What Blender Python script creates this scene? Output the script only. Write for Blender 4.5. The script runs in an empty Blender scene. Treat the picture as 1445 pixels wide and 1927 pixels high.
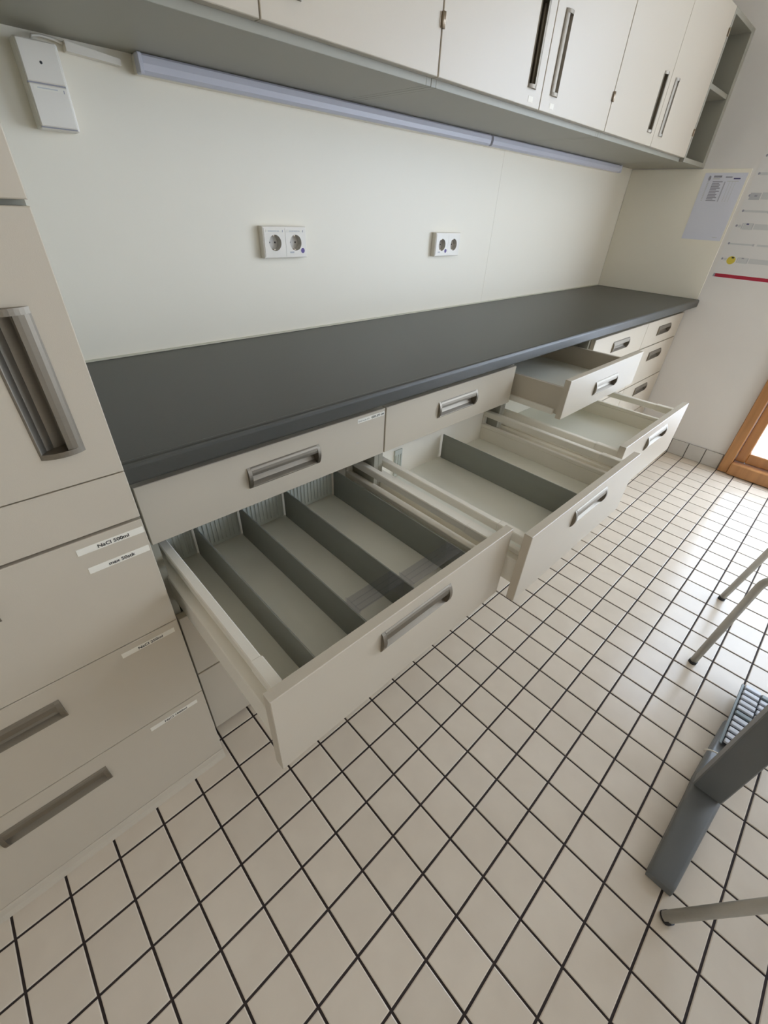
import bpy, bmesh, math, random
from mathutils import Matrix, Vector
random.seed(7)
SC = bpy.context.scene
COL = SC.collection

# ------------------------------------------------------------------ camera
FPX, W_PX, H_PX = 805.2575, 1445.0, 1927.0
def rodrigues(w):
    a = Vector(w); t = a.length; return Matrix.Rotation(t, 3, a / t)
RW = rodrigues((2.08193363, -0.800048282, 0.469924253))      # rows: right, down, forward
CAM_LOC = Vector((-0.128628, -0.533757, 1.262717))
cd = bpy.data.cameras.new('camera'); cam = bpy.data.objects.new('camera', cd); COL.objects.link(cam)
cd.sensor_fit = 'VERTICAL'; cd.sensor_height = 36.0; cd.lens = 36.0 * FPX / H_PX
cd.clip_start = 0.02; cd.clip_end = 200
M3 = Matrix((RW[0], -RW[1], -RW[2])).transposed()
cam.matrix_world = Matrix.Translation(CAM_LOC) @ M3.to_4x4()
SC.camera = cam
def project(p):
    q = RW @ (Vector(p) - CAM_LOC)
    if q.z < 0.05: return None
    return (W_PX / 2 + FPX * q.x / q.z, H_PX / 2 + FPX * q.y / q.z)

# ------------------------------------------------------------------ world, light, exposure
wd = bpy.data.worlds.new('daylight'); SC.world = wd; wd.use_nodes = True
bg = wd.node_tree.nodes['Background']
bg.inputs[0].default_value = (0.805, 0.925, 1.125, 1); bg.inputs[1].default_value = 8.2
SC.view_settings.view_transform = 'Standard'; SC.view_settings.look = 'None'
SC.view_settings.gamma = 1.0; SC.view_settings.use_curve_mapping = False
SC.view_settings.exposure = 0.0
SC.cycles.max_bounces = 14; SC.cycles.diffuse_bounces = 8; SC.cycles.glossy_bounces = 6
SC.cycles.transparent_max_bounces = 12
SC.cycles.sample_clamp_indirect = 6.0
DOOR_Y0, DOOR_Y1, DOOR_Z1 = -0.30, -2.75, 2.45               # wooden glazed door in the right wall
XR = 3.087
def portal(name, loc, rot, sx, sy):
    l = bpy.data.lights.new(name, 'AREA'); l.shape = 'RECTANGLE'; l.size = sx; l.size_y = sy
    l.cycles.is_portal = True
    o = bpy.data.objects.new(name, l); COL.objects.link(o); o.location = loc; o.rotation_euler = rot
portal('door_portal', (XR + 0.16, (DOOR_Y0 + DOOR_Y1) / 2, DOOR_Z1 / 2), (0, math.radians(90), 0), DOOR_Z1 - 0.1, DOOR_Y0 - DOOR_Y1 - 0.1)

ADDED_WIN = (1.20, 2.10, 1.20, 1.95)                                 # unseen window added behind the camera to brighten the back wall
portal('added_window_portal', ((ADDED_WIN[0] + ADDED_WIN[1]) / 2, -2.9 - 0.12, (ADDED_WIN[2] + ADDED_WIN[3]) / 2), (math.radians(90), 0, 0), ADDED_WIN[1] - ADDED_WIN[0], ADDED_WIN[3] - ADDED_WIN[2])

# ------------------------------------------------------------------ materials
def mat(name, col, rough=0.5, metal=0.0, var=0.04, scale=6.0, bump=0.0, bscale=300.0, spec=0.5, stretch=None, var_col=None, per_object=0.0):
    m = bpy.data.materials.new(name); m.use_nodes = True
    nt = m.node_tree; N = nt.nodes; L = nt.links
    b = N['Principled BSDF']; b.inputs['Roughness'].default_value = rough; b.inputs['Metallic'].default_value = metal
    b.inputs['Specular IOR Level'].default_value = spec
    tc = N.new('ShaderNodeNewGeometry'); src = tc.outputs['Position']
    if stretch:
        mp = N.new('ShaderNodeMapping'); mp.inputs['Scale'].default_value = stretch
        L.new(src, mp.inputs['Vector']); src = mp.outputs['Vector']
    nz = N.new('ShaderNodeTexNoise'); nz.inputs['Scale'].default_value = scale; nz.inputs['Detail'].default_value = 5
    L.new(src, nz.inputs['Vector'])
    mx = N.new('ShaderNodeMix'); mx.data_type = 'RGBA'
    hi = [min(1, c * (1 + var)) for c in col]; lo = [c * (1 - var) for c in col]
    if var_col: lo = list(var_col)
    mx.inputs['A'].default_value = (*lo, 1); mx.inputs['B'].default_value = (*hi, 1)
    L.new(nz.outputs['Fac'], mx.inputs['Factor'])
    out = mx.outputs['Result']
    if per_object:
        oi = N.new('ShaderNodeObjectInfo'); ad = N.new('ShaderNodeMath'); ad.operation = 'ADD'
        L.new(oi.outputs['Random'], ad.inputs[0]); L.new(tc.outputs['Random Per Island'], ad.inputs[1])
        fr = N.new('ShaderNodeMath'); fr.operation = 'FRACT'; L.new(ad.outputs[0], fr.inputs[0])
        mr = N.new('ShaderNodeMapRange'); mr.inputs['To Min'].default_value = 1 - per_object; mr.inputs['To Max'].default_value = 1 + per_object
        L.new(fr.outputs[0], mr.inputs['Value'])
        hs = N.new('ShaderNodeHueSaturation'); L.new(out, hs.inputs['Color']); L.new(mr.outputs[0], hs.inputs['Value'])
        out = hs.outputs['Color']
    L.new(out, b.inputs['Base Color'])
    if bump:
        n2 = N.new('ShaderNodeTexNoise'); n2.inputs['Scale'].default_value = bscale; n2.inputs['Detail'].default_value = 3
        L.new(src, n2.inputs['Vector'])
        bp = N.new('ShaderNodeBump'); bp.inputs['Strength'].default_value = bump; bp.inputs['Distance'].default_value = 0.002
        L.new(n2.outputs['Fac'], bp.inputs['Height']); L.new(bp.outputs['Normal'], b.inputs['Normal'])
    return m
MT = {}
MT['laminate'] = mat('front_laminate', (0.57, 0.505, 0.40), 0.36, var=0.02, bump=0.05, bscale=700)
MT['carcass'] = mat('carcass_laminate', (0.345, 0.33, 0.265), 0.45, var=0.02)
MT['panel'] = mat('wall_panel_laminate', (0.89, 0.835, 0.70), 0.42, var=0.015, scale=3, bump=0.03, bscale=90, spec=0.3)
MT['plaster'] = mat('white_plaster', (0.77, 0.735, 0.685), 0.85, var=0.03, bump=0.12, bscale=120)
MT['ceiling'] = mat('ceiling_paint', (0.80, 0.745, 0.65), 0.9, var=0.02)
MT['worktop'] = mat('worktop_laminate', (0.060, 0.060, 0.051), 0.38, var=0.10, scale=220, bump=0.08, bscale=500)
MT['tile'] = mat('floor_tile_glaze', (0.725, 0.64, 0.525), 0.21, var=0.05, scale=14, spec=0.38, var_col=(0.665, 0.575, 0.465), per_object=0.03, bump=0.03, bscale=60)
MT['skirt_tile'] = mat('skirting_tile_glaze', (0.60, 0.57, 0.52), 0.3, var=0.05, scale=14, per_object=0.03)
MT['grout'] = mat('dark_grout', (0.040, 0.028, 0.025), 0.9, var=0.3, scale=60)
MT['grout_light'] = mat('skirting_grout', (0.16, 0.15, 0.13), 0.9, var=0.2, scale=60)
MT['nickel'] = mat('brushed_nickel', (0.27, 0.238, 0.19), 0.50, 1.0, var=0.05, scale=400, stretch=(0.05, 1, 1))
MT['drawer_white'] = mat('drawer_powder_coat', (0.85, 0.80, 0.69), 0.45, var=0.01)
MT['drawer_floor'] = mat('drawer_floor_board', (0.80, 0.785, 0.68), 0.5, var=0.02)
MT['divider'] = mat('divider_steel', (0.25, 0.255, 0.22), 0.42, 0.15, var=0.05, scale=40, stretch=(1, .05, 1))
MT['liner'] = mat('ribbed_liner', (0.55, 0.57, 0.51), 0.5, var=0.03)
MT['plastic'] = mat('white_plastic', (0.83, 0.78, 0.68), 0.3, var=0.01)
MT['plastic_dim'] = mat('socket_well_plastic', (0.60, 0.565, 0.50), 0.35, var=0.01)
MT['black'] = mat('black_plastic', (0.02, 0.018, 0.018), 0.5, var=0.1)
MT['dark_metal'] = mat('hinge_metal', (0.40, 0.33, 0.25), 0.35, 1.0)
MT['purple'] = mat('purple_sticker', (0.10, 0.055, 0.25), 0.5)
MT['paper'] = mat('label_paper', (0.86, 0.82, 0.71), 0.6, var=0.01)
MT['sheet'] = mat('printed_sheet', (0.72, 0.72, 0.78), 0.35, var=0.01)
MT['ink'] = mat('black_ink', (0.03, 0.03, 0.03), 0.6)
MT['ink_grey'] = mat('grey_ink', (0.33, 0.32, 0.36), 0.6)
MT['ink_pale'] = mat('pale_ink', (0.50, 0.50, 0.50), 0.6)
MT['ink_mid'] = mat('mid_ink', (0.60, 0.60, 0.58), 0.6)
MT['ink_blue'] = mat('navy_ink', (0.06, 0.06, 0.16), 0.6)
MT['poster'] = mat('poster_film', (0.76, 0.735, 0.70), 0.4, var=0.01)
MT['yellow'] = mat('yellow_print', (0.66, 0.52, 0.06), 0.5)
MT['red'] = mat('red_print', (0.42, 0.015, 0.04), 0.5)
MT['wood'] = mat('varnished_pine', (0.44, 0.215, 0.075), 0.32, var=0.35, scale=30, stretch=(1, 1, 0.06), var_col=(0.27, 0.115, 0.038))
MT['lamp'] = mat('lamp_diffuser', (0.60, 0.60, 0.66), 0.35, var=0.01)
MT['steel_grey'] = mat('desk_grey_paint', (0.155, 0.16, 0.158), 0.4, var=0.05, bump=0.05, bscale=400)
MT['tube'] = mat('satin_tube_steel', (0.52, 0.505, 0.46), 0.4, 0.6, var=0.08, scale=60)
MT['chain_white'] = mat('chain_link_plastic', (0.72, 0.74, 0.78), 0.2, var=0.02)
MT['chain_grey'] = mat('chain_grey_plastic', (0.26, 0.30, 0.30), 0.35)
MT['seat'] = mat('seat_fabric', (0.10, 0.10, 0.11), 0.8, var=0.1)
MT['silicone'] = mat('silicone_seal', (0.62, 0.60, 0.46), 0.4)
MT['terrace'] = mat('terrace_slab', (0.62, 0.61, 0.60), 0.8, var=0.05)
def clear(name, tint, refl_rough, ior=1.45, w=None):
    m = bpy.data.materials.new(name); m.use_nodes = True; nt = m.node_tree; N = nt.nodes; L = nt.links
    N.remove(N['Principled BSDF']); out = N['Material Output']
    t = N.new('ShaderNodeBsdfTransparent'); t.inputs[0].default_value = (*tint, 1)
    g = N.new('ShaderNodeBsdfGlossy'); g.inputs['Roughness'].default_value = refl_rough
    x = N.new('ShaderNodeMixShader'); x.inputs[0].default_value = 0.05 if w is None else w; L.new(t.outputs[0], x.inputs[1]); L.new(g.outputs[0], x.inputs[2])
    L.new(x.outputs[0], out.inputs['Surface']); return m
MT['glass'] = clear('door_glass', (0.97, 0.98, 0.98), 0.0)
MT['acrylic'] = clear('clear_acrylic', (0.955, 0.955, 0.975), 0.10, w=0.07)

# ------------------------------------------------------------------ mesh helpers (all shapes given in world metres)
class MB:
    def __init__(s): s.bm = bmesh.new(); s.mats = []
    def mi(s, k):
        if k not in s.mats: s.mats.append(k)
        return s.mats.index(k)
    def box(s, x0, x1, y0, y1, z0, z1, m, bev=0.0, seg=1):
        t = bmesh.new()
        vs = [t.verts.new((x, y, z)) for x in (x0, x1) for y in (y0, y1) for z in (z0, z1)]
        for f in ((0, 1, 3, 2), (4, 6, 7, 5), (0, 4, 5, 1), (2, 3, 7, 6), (0, 2, 6, 4), (1, 5, 7, 3)): t.faces.new([vs[i] for i in f])
        if bev: bmesh.ops.bevel(t, geom=t.edges[:], offset=bev, segments=seg, affect='EDGES', profile=0.5)
        return s.merge(t, m)
    def merge(s, t, m, mw=None):
        k = s.mi(m); mp = {}
        for v in t.verts: mp[v] = s.bm.verts.new(mw @ v.co if mw else v.co)
        for f in t.faces:
            try: g = s.bm.faces.new([mp[v] for v in f.verts]); g.material_index = k; g.smooth = f.smooth
            except ValueError: pass
        t.free(); return s
    def poly_ext(s, pts, fn, a0, a1, m, smooth=False, caps=True):
        """extrude closed 2-D outline pts from a0 to a1; fn(p, a) -> 3-D point"""
        t = bmesh.new(); A = [t.verts.new(fn(p, a0)) for p in pts]; B = [t.verts.new(fn(p, a1)) for p in pts]
        n = len(pts)
        for i in range(n):
            f = t.faces.new((A[i], A[(i + 1) % n], B[(i + 1) % n], B[i])); f.smooth = smooth
        if caps: t.faces.new(A[::-1]); t.faces.new(B)
        bmesh.ops.recalc_face_normals(t, faces=t.faces[:])
        return s.merge(t, m)
    def tube(s, pts, r, m, n=14, caps=True):
        t = bmesh.new(); rings = []; P = [Vector(p) for p in pts]
        up = None
        for i, p in enumerate(P):
            d = (P[min(i + 1, len(P) - 1)] - P[max(i - 1, 0)]).normalized()
            if up is None: up = d.orthogonal().normalized()
            up = (up - d * up.dot(d)).normalized(); w = d.cross(up)
            rr = r[i] if isinstance(r, (list, tuple)) else r
            rings.append([t.verts.new(p + (up * math.cos(2 * math.pi * k / n) + w * math.sin(2 * math.pi * k / n)) * rr) for k in range(n)])
        for a, b in zip(rings, rings[1:]):
            for k in range(n):
                f = t.faces.new((a[k], a[(k + 1) % n], b[(k + 1) % n], b[k])); f.smooth = True
        if caps: t.faces.new(rings[0][::-1]); t.faces.new(rings[-1])
        bmesh.ops.recalc_face_normals(t, faces=t.faces[:])
        return s.merge(t, m)
    def disc(s, c, r, ax, m, n=24, r2=None):
        """flat disc (ellipse with r2) facing -ax"""
        t = bmesh.new(); r2 = r2 or r; vs = []
        for k in range(n):
            u, v = r * math.cos(2 * math.pi * k / n), r2 * math.sin(2 * math.pi * k / n)
            vs.append(t.verts.new((c[0], c[1] - u, c[2] + v) if ax == 'x' else (c[0] + u, c[1], c[2] + v) if ax == 'y' else (c[0] + u, c[1] + v, c[2])))
        t.faces.new(vs); return s.merge(t, m)
    def obj(s, name, parent=None, **props):
        me = bpy.data.meshes.new(name); off = Vector((0, 0, 0)); p = parent
        while p is not None: off += p.location; p = p.parent
        if off.length: bmesh.ops.translate(s.bm, vec=-off, verts=s.bm.verts[:])
        s.bm.to_mesh(me); s.bm.free()
        for k in s.mats: me.materials.append(MT[k])
        o = bpy.data.objects.new(name, me); COL.objects.link(o); o.parent = parent
        for k, v in props.items(): o[k] = v
        return o
def B(*a, **k): return MB().box(*a, **k)
def thing(name, label, cat, loc, group=None):
    o = bpy.data.objects.new(name, None); COL.objects.link(o); o.location = loc; o.empty_display_size = 0.05
    o['label'] = label; o['category'] = cat
    if group: o['group'] = group
    return o
def text_into(mb, txt, size, m, face, loc, width=None, align='LEFT', bold=0.0):
    """flat lettering on a surface facing -Y ('y') or -X ('x'); loc = lower left (or centre) in world"""
    c = bpy.data.curves.new('lettering', 'FONT'); c.body = txt; c.size = size; c.align_x = align; c.resolution_u = 3; c.offset = bold
    o = bpy.data.objects.new('lettering', c); COL.objects.link(o)
    me = bpy.data.meshes.new_from_object(o); COL.objects.unlink(o); bpy.data.objects.remove(o)
    xs = [v.co.x for v in me.vertices]
    if not xs: return mb
    k = width / (max(xs) - min(xs)) if width else 1.0
    x0 = min(xs) if align == 'LEFT' else 0
    t = bmesh.new(); t.from_mesh(me); bpy.data.meshes.remove(me)
    for v in t.verts:
        x, y = (v.co.x - x0) * k, v.co.y
        v.co = (loc[0] + x, loc[1], loc[2] + y) if face == 'y' else (loc[0], loc[1] - x, loc[2] + y)
    return mb.merge(t, m)

# ------------------------------------------------------------------ measured layout (metres; floor tile pitch 0.10)
XL = -0.0135                         # right edge of the tall cabinet
YW = 0.790                           # face of the wall panels behind the worktop
YT, YF, YC, YU = 0.157, 0.232, 0.183, 0.420     # tall fronts, drawer fronts, worktop edge, wall-cabinet doors
UX = [0.0, 0.628, 1.2585, 1.882, 2.508, 3.080]  # base units
ROWS = [(0.700, 0.832), (0.4855, 0.6945), (0.2735, 0.4800), (0.012, 0.2680)]
ROOM = dict(x0=-1.7, y1=-2.9, z1=2.65)

# ------------------------------------------------------------------ structure
def structure(mb, name, parent=None, **kw):
    o = mb.obj(name, parent, **kw)
    if parent is None: o['kind'] = 'structure'
    return o
floor = structure(B(ROOM['x0'], XR, ROOM['y1'], YW + 0.02, -0.08, -0.0025, 'grout'), 'floor', label='dark grout bed under the square beige floor tiles', category='floor')
structure(B(ROOM['x0'], XR + 0.2, ROOM['y1'] - 0.1, YW + 0.12, ROOM['z1'], ROOM['z1'] + 0.1, 'ceiling'), 'ceiling', label='plain white painted ceiling above the room', category='ceiling')
wb = structure(B(ROOM['x0'], XR + 0.2, YW + 0.006, YW + 0.12, -0.08, ROOM['z1'], 'plaster'), 'wall_back', label='long back wall behind worktop and wall cabinets', category='wall')
for a, b in ((XL - 0.3, 1.78715), (1.78785, XR - 0.0015)):
    structure(B(a, b, YW, YW + 0.005, 0.88, 1.53, 'panel', bev=0.0003), 'panel', wb)
structure(B(ROOM['x0'] - 0.1, ROOM['x0'], ROOM['y1'] - 0.1, YW + 0.12, -0.08, ROOM['z1'], 'plaster'), 'wall_left', label='plain wall at the tall cabinet end', category='wall')
wf = MB(); ya, yb = ROOM['y1'] - 0.1, ROOM['y1']
wf.box(ROOM['x0'], ADDED_WIN[0], ya, yb, -0.08, ROOM['z1'], 'plaster'); wf.box(ADDED_WIN[1], XR + 0.2, ya, yb, -0.08, ROOM['z1'], 'plaster')
wf.box(ADDED_WIN[0], ADDED_WIN[1], ya, yb, -0.08, ADDED_WIN[2], 'plaster'); wf.box(ADDED_WIN[0], ADDED_WIN[1], ya, yb, ADDED_WIN[3], ROOM['z1'], 'plaster')
structure(wf, 'wall_front', label='plain wall opposite the worktop', category='wall')
mw = MB()
mw.box(XR, XR + 0.2, DOOR_Y0, YW + 0.006, -0.08, ROOM['z1'], 'plaster')
mw.box(XR, XR + 0.2, ROOM['y1'], DOOR_Y1, -0.08, ROOM['z1'], 'plaster')
mw.box(XR, XR + 0.2, DOOR_Y1, DOOR_Y0, DOOR_Z1, ROOM['z1'], 'plaster')
mw.box(XR, XR + 0.2, DOOR_Y1, DOOR_Y0, -0.08, 0.004, 'plaster')
wr = structure(mw, 'wall_right', label='white plaster wall with the wooden door', category='wall')
structure(B(XR - 0.004, XR - 0.0003, 0.197, YW - 0.0015, 0.9045, 1.4985, 'panel', bev=0.0008), 'panel', wr)
structure(B(XR + 0.2, XR + 6, -6, 4, -0.16, -0.06, 'terrace'), 'terrace', label='sunlit terrace outside the wooden door', category='terrace')
structure(B(XR + 0.65, XR + 0.72, -6, 4, -0.06, 0.02, 'terrace'), 'terrace_kerb', label='low kerb across the terrace outside the door', category='kerb')
structure(B(XL + 0.001, XR - 0.005, YW - 0.006, YW - 0.0002, 0.9045, 0.909, 'silicone'), 'trim_1', label='thin silicone seal between worktop and wall panel', category='trim')

# floor tiles: bevelled, laid on the 0.10 m grid
def tile_mesh(w=0.0949, d=0.0949, h=0.010):
    t = bmesh.new(); bv = 0.0016
    lo = [t.verts.new((sx * w / 2, sy * d / 2, -h)) for sx, sy in ((-1, -1), (1, -1), (1, 1), (-1, 1))]
    mi = [t.verts.new((sx * w / 2, sy * d / 2, -bv * 0.7)) for sx, sy in ((-1, -1), (1, -1), (1, 1), (-1, 1))]
    hi = [t.verts.new((sx * (w / 2 - bv), sy * (d / 2 - bv), 0)) for sx, sy in ((-1, -1), (1, -1), (1, 1), (-1, 1))]
    t.faces.new(hi)
    for A, C in ((lo, mi), (mi, hi)):
        for i in range(4): t.faces.new((A[i], A[(i + 1) % 4], C[(i + 1) % 4], C[i]))
    return t
cells = []; cut = []
for i in range(int(ROOM['x0'] * 10), 31):
    for j in range(-29, 3):
        cx, cy = i / 10 + 0.05, j / 10 + 0.05
        if cx + 0.05 > XR: cut.append(cy); continue
        ps = [project((cx + sx * 0.047, cy + sy * 0.047, 0)) for sx, sy in ((-1, -1), (1, -1), (1, 1), (-1, 1))]
        area = 0
        if all(ps):
            area = abs(sum(ps[k][0] * ps[(k + 1) % 4][1] - ps[(k + 1) % 4][0] * ps[k][1] for k in range(4))) / 2
            mx, my = sum(p[0] for p in ps) / 4, sum(p[1] for p in ps) / 4
            if not (-15 < mx < 1460 and -15 < my < 1942): area = 0
            if cx < XL and cy > YT: area = 0
            if cx < 1.9 and cy > -0.13 and cx > 0.08: area = 0           # under the pulled-out drawers
        cells.append((area, cx, cy))
cells.sort(reverse=True)
tb = tile_mesh(); tme = bpy.data.meshes.new('tile'); tb.to_mesh(tme); tb.free(); tme.materials.append(MT['tile'])
for n, (ar, cx, cy) in enumerate(cells[:285]):
    o = bpy.data.objects.new('tile', tme); COL.objects.link(o); o.parent = floor; o.location = (cx, cy, 0)
    o.rotation_euler = (random.uniform(-1, 1) * 0.003, random.uniform(-1, 1) * 0.003, random.uniform(-1, 1) * 0.004)
rest = MB()
for ar, cx, cy in cells[285:]:
    rest.merge(tile_mesh(), 'tile', Matrix.Translation((cx, cy, 0)) @ Matrix.Rotation(random.uniform(-1, 1) * 0.003, 4, 'X'))
for cy in cut:                                                   # narrow cut tiles along the right wall
    one = MB() if -0.8 < cy < 0.2 else rest
    one.merge(tile_mesh(w=0.081), 'tile', Matrix.Translation((3.0435, cy, 0)))
    if one is not rest: one.obj('tile', floor)
rest.obj('tile_field', floor, kind='stuff')
# skirting tiles along the right wall
bb = structure(B(XR - 0.006, XR - 0.0003, DOOR_Y0 + 0.003, YF - 0.002, 0.0005, 0.097, 'grout_light'), 'baseboard_right', label='row of square skirting tiles beside the wooden door', category='skirting')
for j in range(-3, 3):
    y0, y1 = max(j / 10 + 0.0025, DOOR_Y0 + 0.004), min(j / 10 + 0.0975, YF - 0.004)
    B(XR - 0.011, XR - 0.004, y0, y1, 0.002, 0.0975, 'skirt_tile', bev=0.0012).obj('tile', bb)

# glazed wooden door in the right wall
door = bpy.data.objects.new('door_1', None); COL.objects.link(door); door.location = (XR + 0.05, (DOOR_Y0 + DOOR_Y1) / 2, 0)
door['label'] = 'varnished wooden glazed door frame letting in bright daylight'; door['category'] = 'door'; door['kind'] = 'structure'
y0, y1 = DOOR_Y0 - 0.003, DOOR_Y1 + 0.003; xa, xb = XR - 0.035, XR + 0.09
for a, b in ((y0 - 0.052, y0), (y1, y1 + 0.052)): B(xa, xb, a, b, 0.005, DOOR_Z1 - 0.003, 'wood', bev=0.003).obj('door_jamb', door)
B(xa, xb, y1 + 0.052, y0 - 0.052, DOOR_Z1 - 0.055, DOOR_Z1 - 0.003, 'wood', bev=0.003).obj('door_head', door)
B(xa - 0.012, xb, y1 + 0.0525, y0 - 0.0525, 0.005, 0.078, 'wood', bev=0.004).obj('door_sill', door)
ym = (y0 + y1) / 2
for (a, b) in ((ym + 0.002, y0 - 0.054), (y1 + 0.054, ym - 0.002)):
    sx0, sx1 = XR + 0.008, XR + 0.062
    ws = MB()
    ws.box(sx0, sx1, a, a + 0.062, 0.082, DOOR_Z1 - 0.058, 'wood', bev=0.004); ws.box(sx0, sx1, b - 0.052, b, 0.082, DOOR_Z1 - 0.058, 'wood', bev=0.004)
    ws.box(sx0, sx1, a + 0.062, b - 0.052, 0.082, 0.145, 'wood', bev=0.004); ws.box(sx0, sx1, a + 0.062, b - 0.052, DOOR_Z1 - 0.12, DOOR_Z1 - 0.058, 'wood', bev=0.004)
    so = ws.obj('sash', door)
    B(XR + 0.030, XR + 0.036, a + 0.060, b - 0.050, 0.143, DOOR_Z1 - 0.118, 'glass').obj('pane', so)

wn = bpy.data.objects.new('added_window', None); COL.objects.link(wn); wn.location = ((ADDED_WIN[0] + ADDED_WIN[1]) / 2, ya, ADDED_WIN[2]); wn['kind'] = 'structure'  # added unseen window, put in for its daylight
wn['label'] = 'unseen wooden window added opposite the worktop for frontal light'; wn['category'] = 'window'
yc = ROOM['y1'] - 0.07
for a, b in ((ADDED_WIN[0] + 0.001, ADDED_WIN[0] + 0.06), ((ADDED_WIN[0] + ADDED_WIN[1]) / 2 - 0.04, (ADDED_WIN[0] + ADDED_WIN[1]) / 2 + 0.04), (ADDED_WIN[1] - 0.06, ADDED_WIN[1] - 0.001)):
    B(a, b, yc, yc + 0.06, ADDED_WIN[2] + 0.061, ADDED_WIN[3] - 0.061, 'wood', bev=0.003).obj('added_window_post', wn)
for a, b in ((ADDED_WIN[2] + 0.001, ADDED_WIN[2] + 0.06), (ADDED_WIN[3] - 0.06, ADDED_WIN[3] - 0.001)): B(ADDED_WIN[0] + 0.001, ADDED_WIN[1] - 0.001, yc, yc + 0.06, a, b, 'wood', bev=0.003).obj('added_window_rail', wn)
for a, b in ((ADDED_WIN[0] + 0.06, (ADDED_WIN[0] + ADDED_WIN[1]) / 2 - 0.04), ((ADDED_WIN[0] + ADDED_WIN[1]) / 2 + 0.04, ADDED_WIN[1] - 0.06)): B(a, b, yc + 0.028, yc + 0.034, ADDED_WIN[2] + 0.06, ADDED_WIN[3] - 0.06, 'glass').obj('pane', wn)

# ------------------------------------------------------------------ fronts and handles
def front(mb, x0, x1, z0, z1, yf, th, hole, m='laminate'):
    """slab facing -Y with an optional rectangular cut-out and a fine chamfer"""
    c = 0.0012; t = bmesh.new()
    if not hole:
        return mb.box(x0, x1, yf, yf + th, z0, z1, m, bev=c)
    hx0, hx1, hz0, hz1 = hole
    def ring(a0, a1, b0, b1, y): return [t.verts.new(p) for p in ((a0, y, b0), (a1, y, b0), (a1, y, b1), (a0, y, b1))]
    H0 = ring(hx0, hx1, hz0, hz1, yf); F = ring(x0 + c, x1 - c, z0 + c, z1 - c, yf); S = ring(x0, x1, z0, z1, yf + c)
    K = ring(x0, x1, z0, z1, yf + th); H1 = ring(hx0, hx1, hz0, hz1, yf + th)
    for A, Cc in ((H0, F), (F, S), (S, K), (K, H1), (H1, H0)):
        for i in range(4): t.faces.new((A[i], A[(i + 1) % 4], Cc[(i + 1) % 4], Cc[i]))
    bmesh.ops.recalc_face_normals(t, faces=t.faces[:])
    return mb.merge(t, m)
def handle(cx, cz, y, parent, w=0.189, h=0.051, way='up'):
    """recessed metal pull with a curved hood on its upper (or, upright, its left/right) long side"""
    k = h / 0.05
    def fn(p, a):
        b, o = p[0] * k, p[1]
        if way == 'up': return (cx + a, y - o, cz + b)
        return (cx + (b if way == 'right' else -b), y - o, cz + a)
    e = 0.008
    prof = [(.025, .0004), (.0225, .0030), (.018, .0050), (.012, .0060), (.0065, .0062), (.0060, .0048), (.012, .0046), (.018, .0034), (.0212, .0010), (.0215, -.010),
            (.019, -.0142), (.006, -.0145), (-.006, -.013), (-.015, -.0075), (-.0205, .0000), (-.0216, .0014), (-.0225, .0022), (-.025, .0004), (-.0248, -.002), (-.0218, -.002),
            (-.0160, -.0095), (-.0065, -.0150), (.0065, -.0165), (.0205, -.0162), (.0230, -.0120), (.0230, -.001)]
    mb = MB(); mb.poly_ext(prof, fn, -w / 2 + e, w / 2 - e, 'nickel', smooth=False)
    cap = [(.0232 * math.cos(t) if 0 else -.025 + .05 * i / 10, .0004 + .0085 * math.sin(math.pi * (i / 10)) ** 0.75) for i, t in enumerate([0] * 11)]
    cap = [(.0235, -.0162), (-.0235, -.0162), (-.0235, -.0006)] + cap + [(.0235, -.0006)]
    for s in (-1, 1):
        mb.poly_ext(cap, fn, s * (w / 2 - e), s * w / 2, 'nickel')
    return mb.obj('handle', parent)
def hole_for(cx, cz, w, h, way='up'):
    a, b = w / 2 - 0.0012, h / 2 - 0.0016 * h / 0.05
    return (cx - a, cx + a, cz - b, cz + b) if way == 'up' else (cx - b, cx + b, cz - a, cz + a)
HW, HH = 0.189, 0.051
def drawer_front(parent, x0, x1, z0, z1, yf, cz, name='drawer', hx=None, th=0.019):
    cx = (x0 + x1) / 2 if hx is None else hx
    mb = MB(); front(mb, x0, x1, z0, z1, yf, th, hole_for(cx, cz, HW, HH)); d = mb.obj(name, parent)
    handle(cx, cz, yf, d, HW, HH); return d

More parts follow.
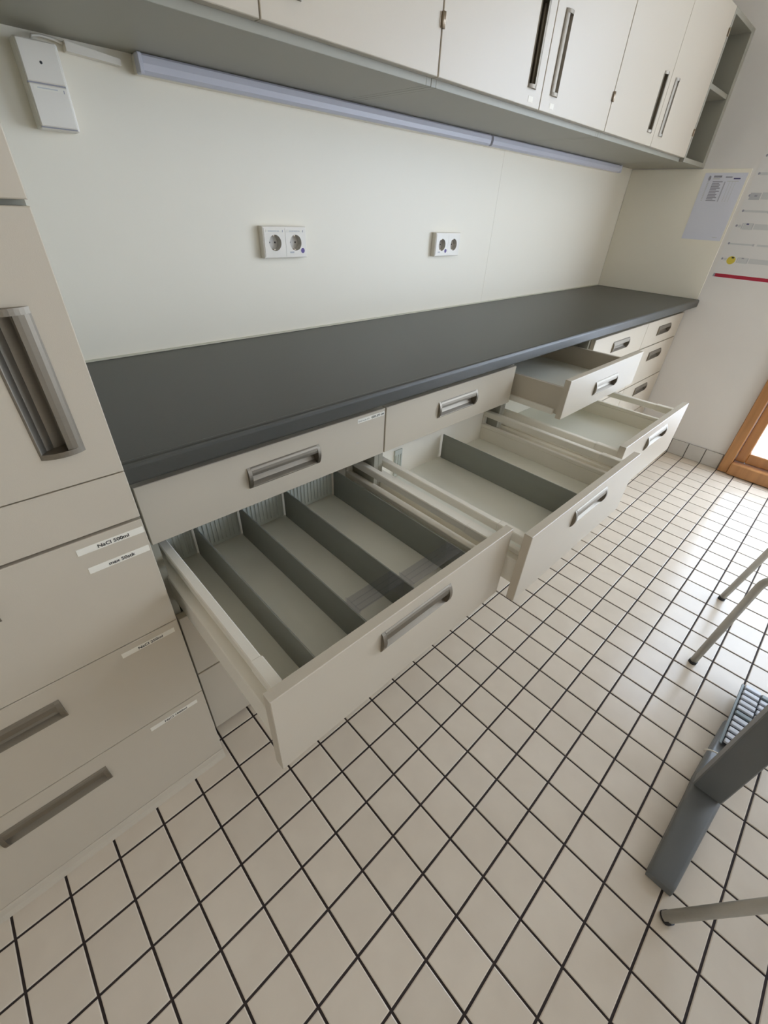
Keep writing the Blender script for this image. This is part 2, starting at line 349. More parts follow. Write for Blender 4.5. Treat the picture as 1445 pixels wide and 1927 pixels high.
# ------------------------------------------------------------------ base cabinets
def open_steel_drawer(parent, x0, x1, yf, dividers, ribs):
    z0, z1 = ROWS[1]
    d = drawer_front(parent, x0, x1, z0 - 0.001, z1 - 0.009, yf, 0.632, th=0.020)
    yb0 = yf + 0.0205; yb1 = yb0 + 0.522; zf = 0.545
    bx = MB()
    bx.box(x0 + 0.045, x1 - 0.045, yb0, yb1, zf - 0.012, zf, 'drawer_floor')
    bx.box(x0 + 0.045, x1 - 0.045, yb1, yb1 + 0.014, zf - 0.012, 0.660, 'drawer_white', bev=0.001)
    for s, xe in ((1, x0), (-1, x1)):
        a, b = sorted((xe + s * 0.010, xe + s * 0.044)); bx.box(a, b, yb0, yb1 + 0.010, zf - 0.022, 0.594, 'drawer_white', bev=0.002)
        a, b = sorted((xe + s * 0.030, xe + s * 0.045)); bx.box(a, b, yb0, yb1 + 0.010, 0.5935, 0.606, 'drawer_white', bev=0.0015)
        a, b = sorted((xe + s * 0.0185, xe + s * 0.0425)); bx.box(a, b, yb1 - 0.002, yb1 + 0.014, 0.590, 0.672, 'drawer_white', bev=0.001)
    bx.obj('drawer_box', d)
    for s, xe in ((1, x0), (-1, x1)):
        a, b = sorted((xe + s * 0.021, xe + s * 0.040))
        r = MB(); r.box(a, b, yb0 + 0.078, yb1 - 0.002, 0.634, 0.656, 'drawer_white', bev=0.002); a, b = sorted((xe + s * 0.0195, xe + s * 0.0415))
        r.box(a, b, yb0, yb0 + 0.079, 0.6325, 0.658, 'drawer_white', bev=0.002); r.obj('gallery_rail', d)
    for x in dividers:
        dv = MB(); dv.box(x - 0.0016, x + 0.0016, yb0 + 0.004, yb1 - 0.007, zf + 0.0005, 0.634, 'divider', bev=0.0005)
        dv.box(x - 0.0035, x + 0.0035, yb0 + 0.001, yb0 + 0.006, zf + 0.0005, 0.632, 'divider'); dv.obj('divider', d)
    for (a, b) in ribs:
        lb = MB(); lb.box(a, b, yb1 - 0.005, yb1 - 0.0005, zf + 0.004, 0.642, 'liner')
        n = int((b - a) / 0.0105)
        for i in range(n):
            q = a + (i + 0.5) * (b - a) / n; lb.box(q - 0.0026, q + 0.0026, yb1 - 0.0075, yb1 - 0.0045, zf + 0.014, 0.626, 'liner', bev=0.001)
        lb.obj('ribbed_liner', d)
    return d, yb0, yb1, zf
LAB = ['white base cabinet next to the tall cabinet, its divided steel drawer pulled out', 'white base cabinet with one pulled-out drawer holding a single divider',
       'white base cabinet with both its top drawer and second drawer pulled out', 'closed white base cabinet just right of the double-open one', 'closed white base cabinet at the far wall under the worktop end']
for u in range(5):
    x0, x1 = UX[u], UX[u + 1]; g = 0.0022
    c = thing('base_cabinet', LAB[u], 'cabinet', ((x0 + x1) / 2, 0.5, 0), 'base cabinets under the worktop')
    yb = YF + 0.0205; t = 0.016; e = 0.0006
    b = MB(); ztop = 0.8645
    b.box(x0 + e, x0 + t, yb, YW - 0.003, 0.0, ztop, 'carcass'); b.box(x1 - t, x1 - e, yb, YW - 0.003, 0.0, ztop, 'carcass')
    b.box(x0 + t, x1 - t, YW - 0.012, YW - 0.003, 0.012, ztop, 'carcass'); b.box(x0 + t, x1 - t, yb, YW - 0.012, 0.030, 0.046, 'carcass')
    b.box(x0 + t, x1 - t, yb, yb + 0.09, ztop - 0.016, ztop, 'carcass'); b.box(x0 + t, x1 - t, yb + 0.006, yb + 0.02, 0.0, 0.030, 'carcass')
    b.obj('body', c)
    a0, a1 = x0 + g, x1 - g
    cz = [(r[0] + r[1]) / 2 for r in ROWS]
    for r in range(4):
        z0, z1 = ROWS[r]
        if r == 1 and u < 3:
            if u == 0: dv, rb = (0.114, 0.231, 0.361, 0.530), ((0.047, 0.108), (0.120, 0.225), (0.237, 0.355), (0.367, 0.523))
            elif u == 1: dv, rb = (0.972,), ((0.740, 0.772),)
            else: dv, rb = (), ()
            d, yb0, yb1, zf = open_steel_drawer(c, a0, a1, (-0.198, -0.2435, -0.198)[u], dv, rb)
            if u == 0:
                for (p, q, yc) in ((0.231, 0.361, -0.082), (0.361, 0.530, -0.100)):
                    k = MB(); w = 0.0009
                    k.box(p + 0.006, q - 0.006, yc, yc + w, zf + 0.030, 0.640, 'acrylic'); k.box(p + 0.006, q - 0.006, yc - 0.040, yc, 0.6385, 0.640, 'acrylic')
                    for i in range(3): k.box(p + 0.006, q - 0.006, yc - 0.012 - 0.013 * i, yc - 0.0108 - 0.013 * i, 0.6360, 0.6385, 'acrylic')
                    for s, xe in ((1, p), (-1, q)):
                        m0, m1 = sorted((xe + s * 0.0052, xe + s * 0.0062)); k.box(m0, m1, yc - 0.040, yc + 0.004, 0.590, 0.640, 'acrylic')
                    k.obj('cross_divider', d, label='small clear plastic cross divider')
        elif r == 0 and u == 2:
            yf = 0.0305; d = drawer_front(c, a0, a1, z0, z1, yf, 0.762, th=0.020)
            bx = MB(); p0, p1 = x0 + 0.026, x1 - 0.026; q0, q1 = yf + 0.0203, yf + 0.52
            for m0, m1 in ((p0, p0 + 0.014), (p1 - 0.014, p1)): bx.box(m0, m1, q0, q1, 0.704, 0.797, 'laminate', bev=0.001)
            bx.box(p0 + 0.014, p1 - 0.014, q0, q1 - 0.014, 0.716, 0.722, 'drawer_floor'); bx.box(p0 + 0.014, p1 - 0.014, q1 - 0.014, q1, 0.704, 0.797, 'laminate')
            bx.obj('drawer_box', d)
            for m0, m1 in ((x0 + 0.0165, p0 - 0.0005), (p1 + 0.0005, x1 - 0.0165)): B(m0, m1, q0 + 0.02, YF + 0.35, 0.702, 0.722, 'drawer_white', bev=0.001).obj('runner', d)
        else:
            d = drawer_front(c, a0, a1, z0, z1, YF, (0.770, 0.631, 0.425, 0.215)[r] if r else 0.770)
            if u == 0 and r == 0:
                lb = B(0.530, 0.6225, YF - 0.0006, YF - 0.0001, 0.8135, 0.8245, 'paper')
                text_into(lb, 'G03.371-04', 0.0082, 'ink', 'y', (0.5760, YF - 0.0009, 0.8160), 0.044, bold=0.0002); text_into(lb, 'Schrank-ID:', 0.0052, 'ink', 'y', (0.5325, YF - 0.0009, 0.8165), 0.038)
                lb.obj('label_strip', d, label='small white label reading G03.371-04')
                s = MB(); s.box(0.5255, 0.5335, YF - 0.0004, YF - 0.0001, 0.7600, 0.7612, 'ink_pale'); s.obj('scuff_mark', d)
# worktop
wt = MB()
prof = [(YW - 0.0006, 0.8652), (YW - 0.0006, 0.9040), (YC + 0.016, 0.9040), (YC + 0.0125, 0.9052), (YC + 0.007, 0.9050), (YC + 0.003, 0.9036), (YC + 0.0006, 0.9005), (YC, 0.896), (YC, 0.871), (YC + 0.002, 0.867), (YC + 0.006, 0.8652)]
wt.poly_ext(prof, lambda p, a: (a, p[0], p[1]), XL + 0.0008, XR - 0.0045, 'worktop')
wt.obj('worktop', label='long dark grey laminate worktop across the base cabinets', category='worktop')

# ------------------------------------------------------------------ tall cabinet on the left
TX0, TX1 = -0.646, XL
tc = thing('tall_cabinet', 'tall beige-white cabinet with labelled saline drawers at the left edge', 'cabinet', ((TX0 + TX1) / 2, 0.47, 0))
b = MB(); yb = YT + 0.0205
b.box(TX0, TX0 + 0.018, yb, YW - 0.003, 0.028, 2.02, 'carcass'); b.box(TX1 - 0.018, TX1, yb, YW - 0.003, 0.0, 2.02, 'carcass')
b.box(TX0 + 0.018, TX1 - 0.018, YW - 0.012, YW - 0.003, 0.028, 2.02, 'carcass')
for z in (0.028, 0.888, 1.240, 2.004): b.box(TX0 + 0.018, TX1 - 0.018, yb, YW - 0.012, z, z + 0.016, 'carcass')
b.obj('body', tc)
pl = MB(); pl.poly_ext([(YT + 0.02, 0.0), (YT - 0.010, 0.0), (YT - 0.0085, 0.004), (YT - 0.004, 0.012), (YT - 0.0015, 0.024), (YT + 0.0005, 0.0285), (YT + 0.02, 0.0285)], lambda p, a: (a, p[0], p[1]), TX0, TX1, 'laminate'); pl.obj('plinth', tc)
a0, a1 = TX0 + 0.002, TX1
fr = MB(); front(fr, a0, a1, 1.2515, 2.02, YT, 0.019, hole_for(TX0 + 0.06, 1.52, 0.19, 0.054, 'left')); ud = fr.obj('door', tc); handle(TX0 + 0.06, 1.52, YT, ud, 0.19, 0.054, 'left')
fr = MB(); front(fr, a0, a1, 0.9090, 1.2455, YT, 0.019, hole_for(-0.078, 1.053, 0.19, 0.054, 'right')); ld = fr.obj('door', tc); handle(-0.078, 1.053, YT, ld, 0.19, 0.054, 'right')
fr = MB(); front(fr, a0, a1, 0.8210, 0.9070, YT, 0.019, None); fr.obj('blank_panel', tc)
hx = (TX0 + TX1) / 2
d1 = drawer_front(tc, a0, a1, 0.5625, 0.8155, YT, 0.755, hx=hx); d2 = drawer_front(tc, a0, a1, 0.3090, 0.5605, YT, 0.493, hx=hx); d3 = drawer_front(tc, a0, a1, 0.0300, 0.3070, YT, 0.239, hx=hx)
for d, zc, xa, xb, txt, tw in ((d1, 0.7955, -0.1155, -0.0155, 'NaCl 500ml', 0.047), (d1, 0.7550, -0.1110, -0.0165, 'max 50stk', 0.041), (d2, 0.5395, -0.1230, -0.0240, 'NaCl 250ml', 0.046), (d3, 0.2850, -0.1365, -0.0310, 'NaCl 1000ml', 0.050)):
    lb = B(xa, xb, YT - 0.0006, YT - 0.0001, zc - 0.0062, zc + 0.0062, 'paper')
    text_into(lb, txt, 0.0092, 'ink', 'y', ((xa + xb) / 2 - tw / 2 + 0.003, YT - 0.0009, zc - 0.0034), tw, bold=0.00022)
    lb.obj('label_strip', d, label='white label strip reading ' + txt)

# ------------------------------------------------------------------ wall cabinets
ZU0, ZU1 = 1.502, 2.005
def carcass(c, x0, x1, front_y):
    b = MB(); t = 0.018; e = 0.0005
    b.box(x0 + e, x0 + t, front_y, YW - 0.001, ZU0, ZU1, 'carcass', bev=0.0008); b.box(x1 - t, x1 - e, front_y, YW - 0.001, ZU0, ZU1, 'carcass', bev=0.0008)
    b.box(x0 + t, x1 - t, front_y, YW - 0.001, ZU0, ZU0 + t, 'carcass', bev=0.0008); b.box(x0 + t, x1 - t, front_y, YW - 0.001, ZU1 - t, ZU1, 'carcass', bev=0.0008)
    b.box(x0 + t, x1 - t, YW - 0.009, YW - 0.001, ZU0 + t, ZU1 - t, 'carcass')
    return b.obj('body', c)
UW = [(XL + 0.001, 0.932, 0.4615, 'white wall cabinet nearest the tall cabinet above the switch box'), (0.932, 1.8465, 1.3915, 'white double-door wall cabinet in the middle of the wall row'), (1.8465, 2.748, 2.297, 'white double-door wall cabinet next to the open shelf unit')]
UHW, UHH = 0.176, 0.044
for n, (x0, x1, xm, lab) in enumerate(UW):
    c = thing('wall_cabinet', lab, 'cabinet', ((x0 + x1) / 2, 0.6, ZU0), 'wall cabinets above the worktop')
    carcass(c, x0, x1, YU + 0.0205)
    for (a, bq, way, hxx) in ((x0 + 0.002, xm - 0.0015, 'right', xm - 0.058), (xm + 0.0015, x1 - 0.002, 'left', xm + 0.066)):
        fr = MB(); hz = 1.643
        front(fr, a, bq, 1.517, ZU1 - 0.001, YU, 0.019, hole_for(hxx, hz, UHW, UHH, way)); dd = fr.obj('door', c); handle(hxx, hz, YU, dd, UHW, UHH, way)
        hxe = a if way == 'right' else bq
        for hz2 in (1.608, 1.93):
            h = MB(); h.tube([(hxe, YU - 0.003, hz2 - 0.013), (hxe, YU - 0.003, hz2 + 0.013)], 0.0035, 'dark_metal', 10); s = 1 if way == 'right' else -1
            p, q = sorted((hxe, hxe + s * 0.008)); h.box(p, q, YU - 0.0012, YU - 0.0001, hz2 - 0.012, hz2 + 0.012, 'dark_metal'); h.obj('hinge', dd)
        if n == 1:
            st = MB(); p = hxx + (0.004 if way == 'right' else 0.002); st.box(p - 0.012, p + 0.012, YU - 0.0005, YU - 0.0001, 1.527, 1.540, 'paper'); st.obj('blank_sticker', dd)
c = thing('open_shelf_unit', 'open white shelf unit at the right end of the wall cabinets', 'shelf', (2.915, 0.6, ZU0))
x0, x1 = 2.7485, XR - 0.0012
b = MB(); t = 0.018
b.box(x0, x0 + t, YU, YW - 0.001, ZU0, ZU1, 'carcass', bev=0.0008); b.box(x1 - 0.040, x1, YU, YW - 0.001, ZU0, ZU1, 'carcass', bev=0.0008)
b.box(x0 + t, x1 - 0.040, YU, YW - 0.001, ZU0, ZU0 + t, 'carcass', bev=0.0008); b.box(x0 + t, x1 - 0.040, YU, YW - 0.001, ZU1 - t, ZU1, 'carcass', bev=0.0008)
b.box(x0 + t, x1 - 0.040, YW - 0.009, YW - 0.001, ZU0 + t, ZU1 - t, 'carcass'); b.obj('body', c)
B(x0 + t + 0.001, x1 - 0.041, YU + 0.004, YW - 0.010, 1.762, 1.780, 'carcass', bev=0.001).obj('shelf_board', c)

# ------------------------------------------------------------------ fittings on the back wall
for n, (a, bq, lab) in enumerate(((0.362, 1.626, 'long strip light under the wall cabinets, starting near the switch box'), (1.629, 2.84, 'strip light under the wall cabinets, the half near the far wall'))):
    c = thing('strip_light', lab, 'lamp', ((a + bq) / 2, 0.77, 1.47), 'strip lights under the wall cabinets')
    B(a + 0.004, bq - 0.004, 0.7655, YW - 0.0005, 1.4690, 1.5010, 'plastic', bev=0.001).obj('housing', c)
    df = MB(); df.poly_ext([(0.7655, 1.4688), (0.7655, 1.5005), (0.752, 1.5005), (0.747, 1.4965), (0.7455, 1.485), (0.748, 1.474), (0.754, 1.4688)], lambda p, q: (q, p[0], p[1]), a + 0.010, bq - 0.001 if n == 0 else bq - 0.010, 'lamp', smooth=False); df.obj('diffuser', c)
    for e0, e1 in ((a, a + 0.010),) if n == 0 else ((bq - 0.010, bq),):
        B(e0, e1, 0.744, 0.7655, 1.4675, 1.5008, 'lamp', bev=0.002).obj('end_cap', c)
def socket(x0, x1, z0, z1, lab, dots, text):
    dep = 0.022; yf = YW - dep
    c = thing('double_socket', lab, 'socket', ((x0 + x1) / 2, YW, z0), 'double wall sockets above the worktop')
    fb = MB(); e = 0.0046                                        # hollow surface frame
    outer = [(x0, z0), (x1, z0), (x1, z1), (x0, z1)]; inner = [(x0 + e, z0 + e), (x1 - e, z0 + e), (x1 - e, z1 - e), (x0 + e, z1 - e)]; soft = [(x0 + .002, z0 + .002), (x1 - .002, z0 + .002), (x1 - .002, z1 - .002), (x0 + .002, z1 - .002)]
    t = bmesh.new(); loops = [[t.verts.new((p[0], yy, p[1])) for p in L] for L, yy in ((outer, YW - 0.0003), (outer, yf + 0.0035), (soft, yf + 0.0012), (inner, yf + 0.0012), (inner, YW - 0.0015))]
    for A, Cc in zip(loops, loops[1:]):
        for i in range(4): t.faces.new((A[i], A[(i + 1) % 4], Cc[(i + 1) % 4], Cc[i]))
    t.faces.new(loops[-1]); bmesh.ops.recalc_face_normals(t, faces=t.faces[:]); fb.merge(t, 'plastic'); fb.obj('frame', c)
    xm = (x0 + x1) / 2; zc = (z0 + z1) / 2
    for k, (a, b2) in enumerate(((x0 + 0.0045, xm - 0.0004), (xm + 0.0004, x1 - 0.0045))):
        cx = (a + b2) / 2; s = MB(); R = 0.0205; n = 28; zr = zc - 0.001
        t = bmesh.new()
        outer = []
        za, zb = z0 + 0.0045, z1 - 0.0045
        def sq(ang):
            dx, dz = math.cos(ang), math.sin(ang)
            m = min((((b2 - cx) if dx > 0 else (cx - a)) / abs(dx)) if abs(dx) > 1e-6 else 9, (((zb - zr) if dz > 0 else (zr - za)) / abs(dz)) if abs(dz) > 1e-6 else 9)
            return (cx + dx * m, zr + dz * m)
        angs = sorted([2 * math.pi * i / n for i in range(n)] + [math.atan2(zz - zr, xx - cx) % (2 * math.pi) for xx in (a, b2) for zz in (za, zb)])
        O = [t.verts.new((sq(g)[0], yf, sq(g)[1])) for g in angs]; O2 = [t.verts.new((sq(g)[0], yf + 0.004, sq(g)[1])) for g in angs]
        I = [t.verts.new((cx + R * math.cos(g), yf, zr + R * math.sin(g))) for g in angs]
        for i in range(len(angs)):
            j = (i + 1) % len(angs); t.faces.new((O[i], O[j], I[j], I[i])); t.faces.new((O2[i], O2[j], O[j], O[i]))
        bmesh.ops.recalc_face_normals(t, faces=t.faces[:]); s.merge(t, 'plastic')
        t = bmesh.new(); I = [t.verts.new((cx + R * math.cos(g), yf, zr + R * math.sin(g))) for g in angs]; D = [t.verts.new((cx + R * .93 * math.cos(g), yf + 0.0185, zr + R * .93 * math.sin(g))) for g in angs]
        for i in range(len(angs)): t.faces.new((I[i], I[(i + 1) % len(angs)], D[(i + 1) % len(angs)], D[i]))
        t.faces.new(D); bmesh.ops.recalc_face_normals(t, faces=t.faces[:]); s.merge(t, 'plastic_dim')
        io = s.obj('socket_insert', c)
        q = MB()
        for dx in (-0.0095, 0.0095): q.disc((cx + dx, yf + 0.0182, zr), 0.0026, 'y', 'black', 12)
        q.obj('contact_hole', io)
        for sg in (-1, 1): B(cx - 0.0025, cx + 0.0025, yf + 0.006, yf + 0.0182, zr + sg * 0.0178 - 0.0012, zr + sg * 0.0178 + 0.0012, 'dark_metal').obj('earth_clip', io)
        if text:
            q = B(a + 0.006, b2 - 0.006, yf - 0.0004, yf - 0.0001, z1 - 0.0150, z1 - 0.0085, 'paper'); 
            for i in range(9): q.box(a + 0.014 + i * 0.0042, a + 0.017 + i * 0.0042, yf - 0.0006, yf - 0.0004, z1 - 0.0135, z1 - 0.0100, 'ink_mid')
            q.box(b2 - 0.0095, b2 - 0.0075, yf - 0.0006, yf - 0.0004, z1 - 0.0145, z1 - 0.009, 'ink_grey'); q.obj('label_strip', io)
        if k == dots:
            q = MB(); q.disc((cx + 0.024, yf - 0.0004, z0 + 0.0185), 0.0068, 'y', 'purple', 20); q.obj('round_sticker', io, label='round purple sticker')
            q = MB(); q.box(cx - 0.022, cx - 0.0080, yf - 0.0004, yf - 0.0001, z0 + 0.0125, z0 + 0.0165, 'ink_pale'); q.obj('rating_print', io)
socket(0.6250, 0.7760, 1.1215, 1.2020, 'white double socket with purple sticker, nearer to the switch box', 1, True)
socket(1.3870, 1.5400, 1.1085, 1.1890, 'white double socket above the worktop, nearer to the far wall', 0, False)
# surface switch box by the tall cabinet
c = thing('switch_box', 'white surface-mounted switch box under the wall cabinet at top left', 'switch', (0.19, YW, 1.358))
x0, x1, z0, z1 = 0.150, 0.2195, 1.3580, 1.4860; yf = YW - 0.040
B(x0, x1, yf + 0.006, YW - 0.0003, z0, z1, 'plastic', bev=0.003, seg=2).obj('housing', c)
B(x0 + 0.0015, x1 - 0.005, yf, yf + 0.0065, 1.4262, z1 - 0.0015, 'plastic', bev=0.0016).obj('blank_plate', c)
p = MB(); p.disc(((x0 + x1) / 2 - 0.002, yf - 0.0003, 1.4545), 0.0024, 'y', 'ink', 14); p.obj('screw_hole', c)
B(x0 + 0.0015, x1 - 0.005, yf, yf + 0.0065, z0 + 0.004, 1.4240, 'plastic', bev=0.0016).obj('rocker', c)
for ga, gb in ((1.4238, 1.4264), (z0 + 0.0022, z0 + 0.0042)): B(x0 + 0.002, x1 - 0.0055, yf + 0.003, yf + 0.0062, ga, gb, 'ink_grey').obj('gap_shade', c)  # dark strips painting the shade between the plates and below the rocker
p = B(x0 + 0.008, x1 - 0.009, yf - 0.0005, yf - 0.0001, 1.4150, 1.4205, 'paper'); p.box(x0 + 0.014, x1 - 0.022, yf - 0.0007, yf - 0.0005, 1.4175, 1.4192, 'ink_mid'); p.box(x1 - 0.0125, x1 - 0.011, yf - 0.0007, yf - 0.0005, 1.4145, 1.4195, 'ink_grey'); p.obj('label_strip', c)
# cable cover and cable between switch box and lamp
cc = MB(); pts = [(0.2385, 1.4815), (0.2385, 1.4965), (0.336, 1.4870), (0.336, 1.4770)]
cc.poly_ext(pts, lambda p, a: (p[0], a, p[1]), YW - 0.020, YW - 0.0003, 'plastic')
cc.obj('cable_cover', label='short tilted white cable cover between switch box and strip light', category='cable cover')
cb = MB(); cb.tube([(0.183, YW - 0.012, 1.4865), (0.187, YW - 0.012, 1.4945), (0.200, YW - 0.012, 1.4965), (0.225, YW - 0.010, 1.4955), (0.2375, YW - 0.008, 1.493)], 0.0024, 'plastic', 8)
cb.obj('cable', label='thin white cable looping from the switch box to its cover', category='cable')

# ------------------------------------------------------------------ paper sheet and syringe poster on the right wall
c = thing('notice_sheet', 'printed paper sheet with a table, taped under the open shelf', 'paper', (XR, 0.30, 1.19))
xf = XR - 0.0045
B(xf - 0.0004, xf, 0.207, 0.400, 1.190, 1.482, 'sheet').obj('sheet', c)
q = MB(); xp = xf - 0.0005
def bar(y_hi, y_lo, zz0, zz1, m, xx=None):
    xx = xp if xx is None else xx
    q.box(xx - 0.0003, xx, y_lo, y_hi, zz0, zz1, m)
q.disc((xp - 0.0002, 0.372, 1.4600), 0.006, 'x', 'ink_grey', 12, 0.011)
bar(0.355, 0.318, 1.463, 1.471, 'ink_grey'); bar(0.355, 0.325, 1.456, 1.460, 'ink_mid'); bar(0.300, 0.270, 1.462, 1.467, 'ink_grey'); bar(0.262, 0.232, 1.456, 1.461, 'ink_blue')
for i in range(13):
    z = 1.443 - i * 0.0066
    bar(0.352, 0.352 - (0.046, 0.033, 0.04, 0.037, 0.044, 0.03)[i % 6], z, z + 0.0042, 'ink_grey'); bar(0.376, 0.370, z, z + 0.0042, 'ink_mid')
for y in (0.297, 0.294, 0.275, 0.262, 0.249): bar(y, y - 0.0016, 1.362, 1.446, 'ink_grey' if y > 0.29 else 'ink_mid')
bar(0.288, 0.235, 1.446, 1.449, 'ink_mid'); bar(0.250, 0.228, 1.203, 1.206, 'ink_mid')
q.obj('print', c, kind='stuff')
c = thing('syringe_poster', 'white syringe size poster with yellow dot and red bottom band', 'poster', (XR, -0.1, 1.02))
B(XR - 0.0009, XR - 0.0002, -0.48, 0.1765, 1.022, 1.640, 'poster').obj('sheet', c)
xp = XR - 0.0010; q = MB()
for n, (z, hh, kind) in enumerate(((1.548, .012, 'thin'), (1.478, .016, 'thin'), (1.390, .024, 'grey'), (1.326, .013, 'thin'), (1.262, .024, 'barrel'), (1.183, .010, 'thin'), (1.112, .022, 'yellow'))):
    y = 0.165
    q.disc((xp - 0.0002, y - 0.003, z + 0.001), 0.005, 'x', 'ink_grey', 10, 0.0055)
    if kind == 'thin':
        bar(y - 0.008, y - 0.110, z - hh * .35, z + hh * .35, 'ink_mid'); bar(y - 0.110, y - 0.118, z - hh * .5, z + hh * .5, 'ink_pale'); bar(y - 0.13, y - 0.36, z - hh * .45, z + hh * .45, 'ink_mid')
    elif kind == 'grey':
        bar(y - 0.004, y - 0.050, z - hh * .7, z + hh * .5, 'ink_pale'); bar(y - 0.024, y - 0.036, z - .004, z + .003, 'ink_grey', xp - 0.0004); bar(y - 0.054, y - 0.38, z - hh * .6, z + hh * .6, 'ink_mid')
    else:
        bar(y - 0.010, y - 0.024, z - .006, z + .006, 'ink_mid')
        if kind == 'yellow': q.disc((xp - 0.0006, y - 0.046, z - 0.003), 0.020, 'x', 'yellow', 24, 0.019); bar(y - 0.044, y - 0.056, z + 0.006, z + 0.012, 'ink', xp - 0.0008); s = y - 0.072
        else: s = y - 0.026
        bar(s, s - 0.004, z - hh * .55, z + hh * .55, 'ink_pale'); bar(s - 0.006, s - 0.046, z - hh * .6, z + hh * .6, 'ink_mid'); bar(s - 0.018, s - 0.029, z + .007, z + .012, 'ink_blue' if kind == 'barrel' else 'ink_grey', xp - 0.0004); bar(s - 0.046, s - 0.050, z - hh * .55, z + hh * .55, 'ink_pale'); bar(s - 0.054, s - 0.30, z - hh * .5, z + hh * .5, 'ink_mid')
q.obj('syringe_print', c, kind='stuff')
q = MB(); bar(0.172, -0.470, 1.0265, 1.0430, 'red'); bar(0.1725, 0.164, 1.0265, 1.0430, 'ink_grey', xp - 0.0004); q.obj('red_band', c, label='dark red band')

# ------------------------------------------------------------------ furniture at the right edge
tcx = 0.885
c = thing('desk', 'grey steel desk with flat foot and square column at the right edge', 'desk', (tcx, -0.80, 0))
f = MB(); t = bmesh.new()
sec = [(0.587, -0.760, -0.815), (0.600, -0.759, -0.816), (0.865, -0.768, -0.838), (0.91, -0.768, -0.838), (1.16, -0.785, -0.832)]
rings = []
for i, (x, ya, yb) in enumerate(sec):
    e = 0.009; hh = (0.022, 0.030, 0.034, 0.034, 0.026)[i]
    rings.append([t.verts.new(p) for p in ((x, ya, 0.002), (x, ya, hh - e), (x, ya - e * .35, hh - e * .35), (x, ya - e, hh), (x, yb + e, hh), (x, yb + e * .35, hh - e * .35), (x, yb, hh - e), (x, yb, 0.002))])
for A, Bq in zip(rings, rings[1:]):
    for k in range(8):
        fc = t.faces.new((A[k], A[(k + 1) % 8], Bq[(k + 1) % 8], Bq[k])); fc.smooth = k not in (7,)
t.faces.new(rings[0]); t.faces.new(rings[-1][::-1]); bmesh.ops.recalc_face_normals(t, faces=t.faces[:]); f.merge(t, 'steel_grey'); f.obj('foot', c)
B(0.866, 0.906, -0.837, -0.769, 0.0345, 0.700, 'steel_grey', bev=0.003).obj('column', c)
B(0.8655, 0.907, -1.32, -0.765, 0.7005, 0.722, 'steel_grey', bev=0.002).obj('beam', c)
B(0.62, 1.28, -1.45, -0.785, 0.7225, 0.748, 'laminate', bev=0.002).obj('desk_top', c)
ff = MB(); ff.box(0.62, 1.16, -1.40, -1.34, 0.002, 0.032, 'steel_grey', bev=0.006); ff.obj('foot', c); B(0.866, 0.906, -1.404, -1.336, 0.0325, 0.7005, 'steel_grey', bev=0.003).obj('column', c)
tr = MB(); pts = []
for i in range(13):
    a = math.pi * i / 12; pts.append((1.005, -0.8005 + 0.034 * math.cos(a), 0.020 + 0.024 * math.sin(a)))
tr.tube(pts, 0.0022, 'plastic', 8); tr.obj('cable_tie', label='white cable tie looped over the grey desk foot', category='cable tie')
# ladder-like cable chain
c = thing('cable_chain', 'ladder-like cable chain of pale links lying behind the desk column', 'cable chain', (1.2, -0.83, 0))
cx0, cx1, cy0, cy1, zt = 1.175, 1.330, -0.884, -0.792, 0.030
cx0 = 1.050
ra = MB(); ra.box(cx0, cx1, cy1 - 0.001, cy1 + 0.006, 0.036, zt + 0.010, 'chain_grey', bev=0.001); ra.obj('side_rail', c)
ra = MB(); ra.box(cx0 + 0.06, cx1, cy0 - 0.006, cy0 + 0.001, 0.001, zt + 0.004, 'chain_grey', bev=0.001); ra.obj('side_rail', c)
ra = MB(); ra.box(cx0, cx1, cy0 + 0.001, cy1 - 0.001, 0.0355, 0.0365, 'black'); ra.obj('chain_bed', c)
n = 11; st = (cx1 - cx0) / n; ym = (cy0 + cy1) / 2
for i in range(n):
    for k, (ya, yb) in enumerate(((ym + 0.002, cy1 - 0.003), (cy0 + 0.003, ym - 0.002))):
        m = 'chain_grey' if i in (n - 1, n - 6) and (k == 1 or i == n - 6) else 'chain_white'
        dx = 0.003 if k else 0
        B(cx0 + i * st + 0.009 - dx, cx0 + (i + 1) * st - 0.001 - dx, ya, yb, 0.037, 0.046, m, bev=0.0015).obj('link_plate', c)
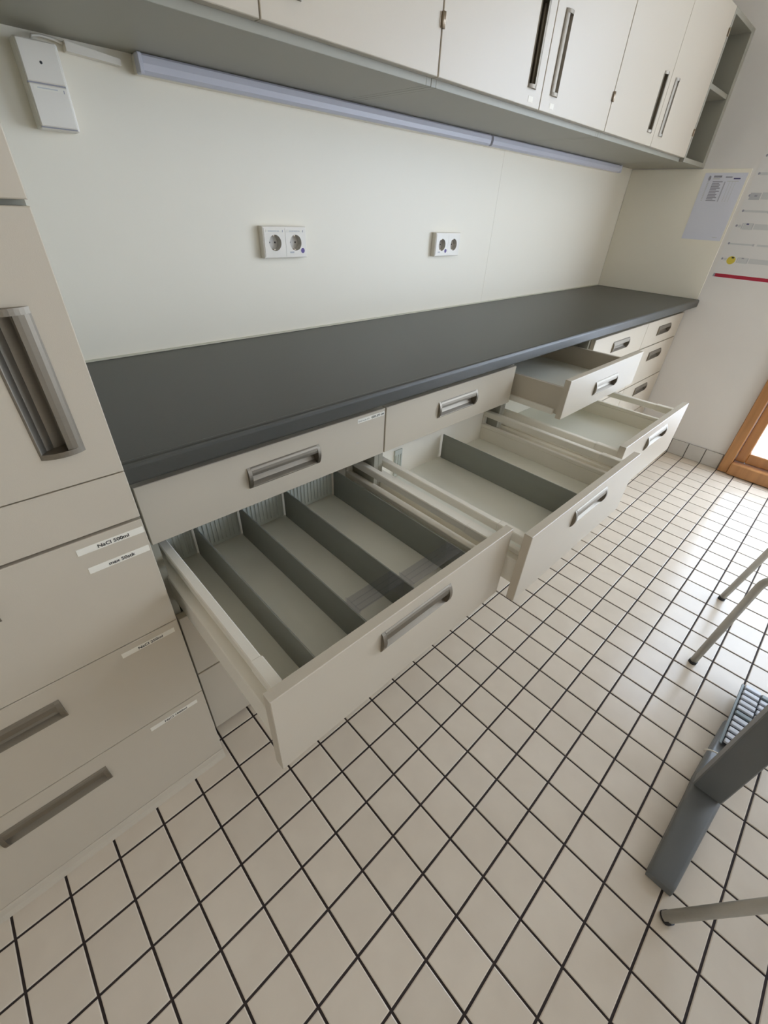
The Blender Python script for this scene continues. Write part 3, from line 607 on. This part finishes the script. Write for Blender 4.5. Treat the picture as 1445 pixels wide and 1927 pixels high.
# tubular chair and stool, mostly outside the picture
def bent(pts, r, mb, m='tube'):
    P = [Vector(p) for p in pts]; out = [P[0]]
    for a, b, d in zip(P, P[1:], P[2:]):
        k = min(0.05, (b - a).length / 2.2, (d - b).length / 2.2); p, q = b + (a - b).normalized() * k, b + (d - b).normalized() * k
        for i in range(7): s = i / 6; out.append(p * (1 - s) ** 2 + b * 2 * s * (1 - s) + q * s * s)
    out.append(P[-1]); return mb.tube(out, r, m)
c = thing('tube_chair', 'chair with thin grey tubular legs and black feet near the door', 'chair', (1.58, -0.86, 0))
L1, L2 = (1.780, -0.635), (1.340, -0.650)
for (x, y, tx, ty) in ((L1[0], L1[1], 1.745, -0.682), (L2[0], L2[1], 1.352, -0.672), (1.80, -1.13, 1.755, -1.07), (1.33, -1.13, 1.355, -1.07)):
    m = MB(); bent([(x, y, 0.008), (tx, ty, 0.430), (tx, -0.87 + (ty + 0.87) * 0.25, 0.440)], 0.0115, m); lg = m.obj('leg', c)
    m = MB(); m.tube([(x, y, 0.0), (x + (tx - x) * .02, y + (ty - y) * .02, 0.011)], 0.0130, 'black'); m.obj('foot_cap', lg)
m = MB(); m.box(1.335, 1.775, -1.08, -0.715, 0.452, 0.490, 'seat', bev=0.012, seg=2); m.obj('seat', c)
m = MB(); m.box(1.355, 1.755, -1.115, -1.085, 0.60, 0.86, 'seat', bev=0.010, seg=2); m.obj('backrest', c)
for x in (1.40, 1.71):
    m = MB(); bent([(x, -0.95, 0.443), (x, -1.13, 0.443), (x, -1.125, 0.83)], 0.010, m); m.obj('back_tube', c)
c = thing('stool', 'stool with a slanted grey tubular leg at the lower right corner', 'stool', (0.66, -1.15, 0))
for (x, y, tx, ty) in ((0.540, -0.820, 0.655, -1.000), (0.98, -1.06, 0.80, -1.10), (0.80, -1.46, 0.72, -1.22), (0.42, -1.36, 0.58, -1.20)):
    m = MB(); m.tube([(x, y, 0.006), (x + (tx - x) * .5, y + (ty - y) * .5, 0.24), (tx, ty, 0.45)], 0.0118, 'tube'); lg = m.obj('leg', c)
    m = MB(); m.tube([(x, y, 0.0), (x + (tx - x) * .03, y + (ty - y) * .03, 0.012)], 0.0135, 'black'); m.obj('foot_cap', lg)
m = MB(); m.tube([(0.66, -1.125, 0.450), (0.66, -1.125, 0.453), (0.66, -1.125, 0.485), (0.66, -1.125, 0.492)], [0.15, 0.165, 0.165, 0.15], 'seat', 32); m.obj('seat', c)
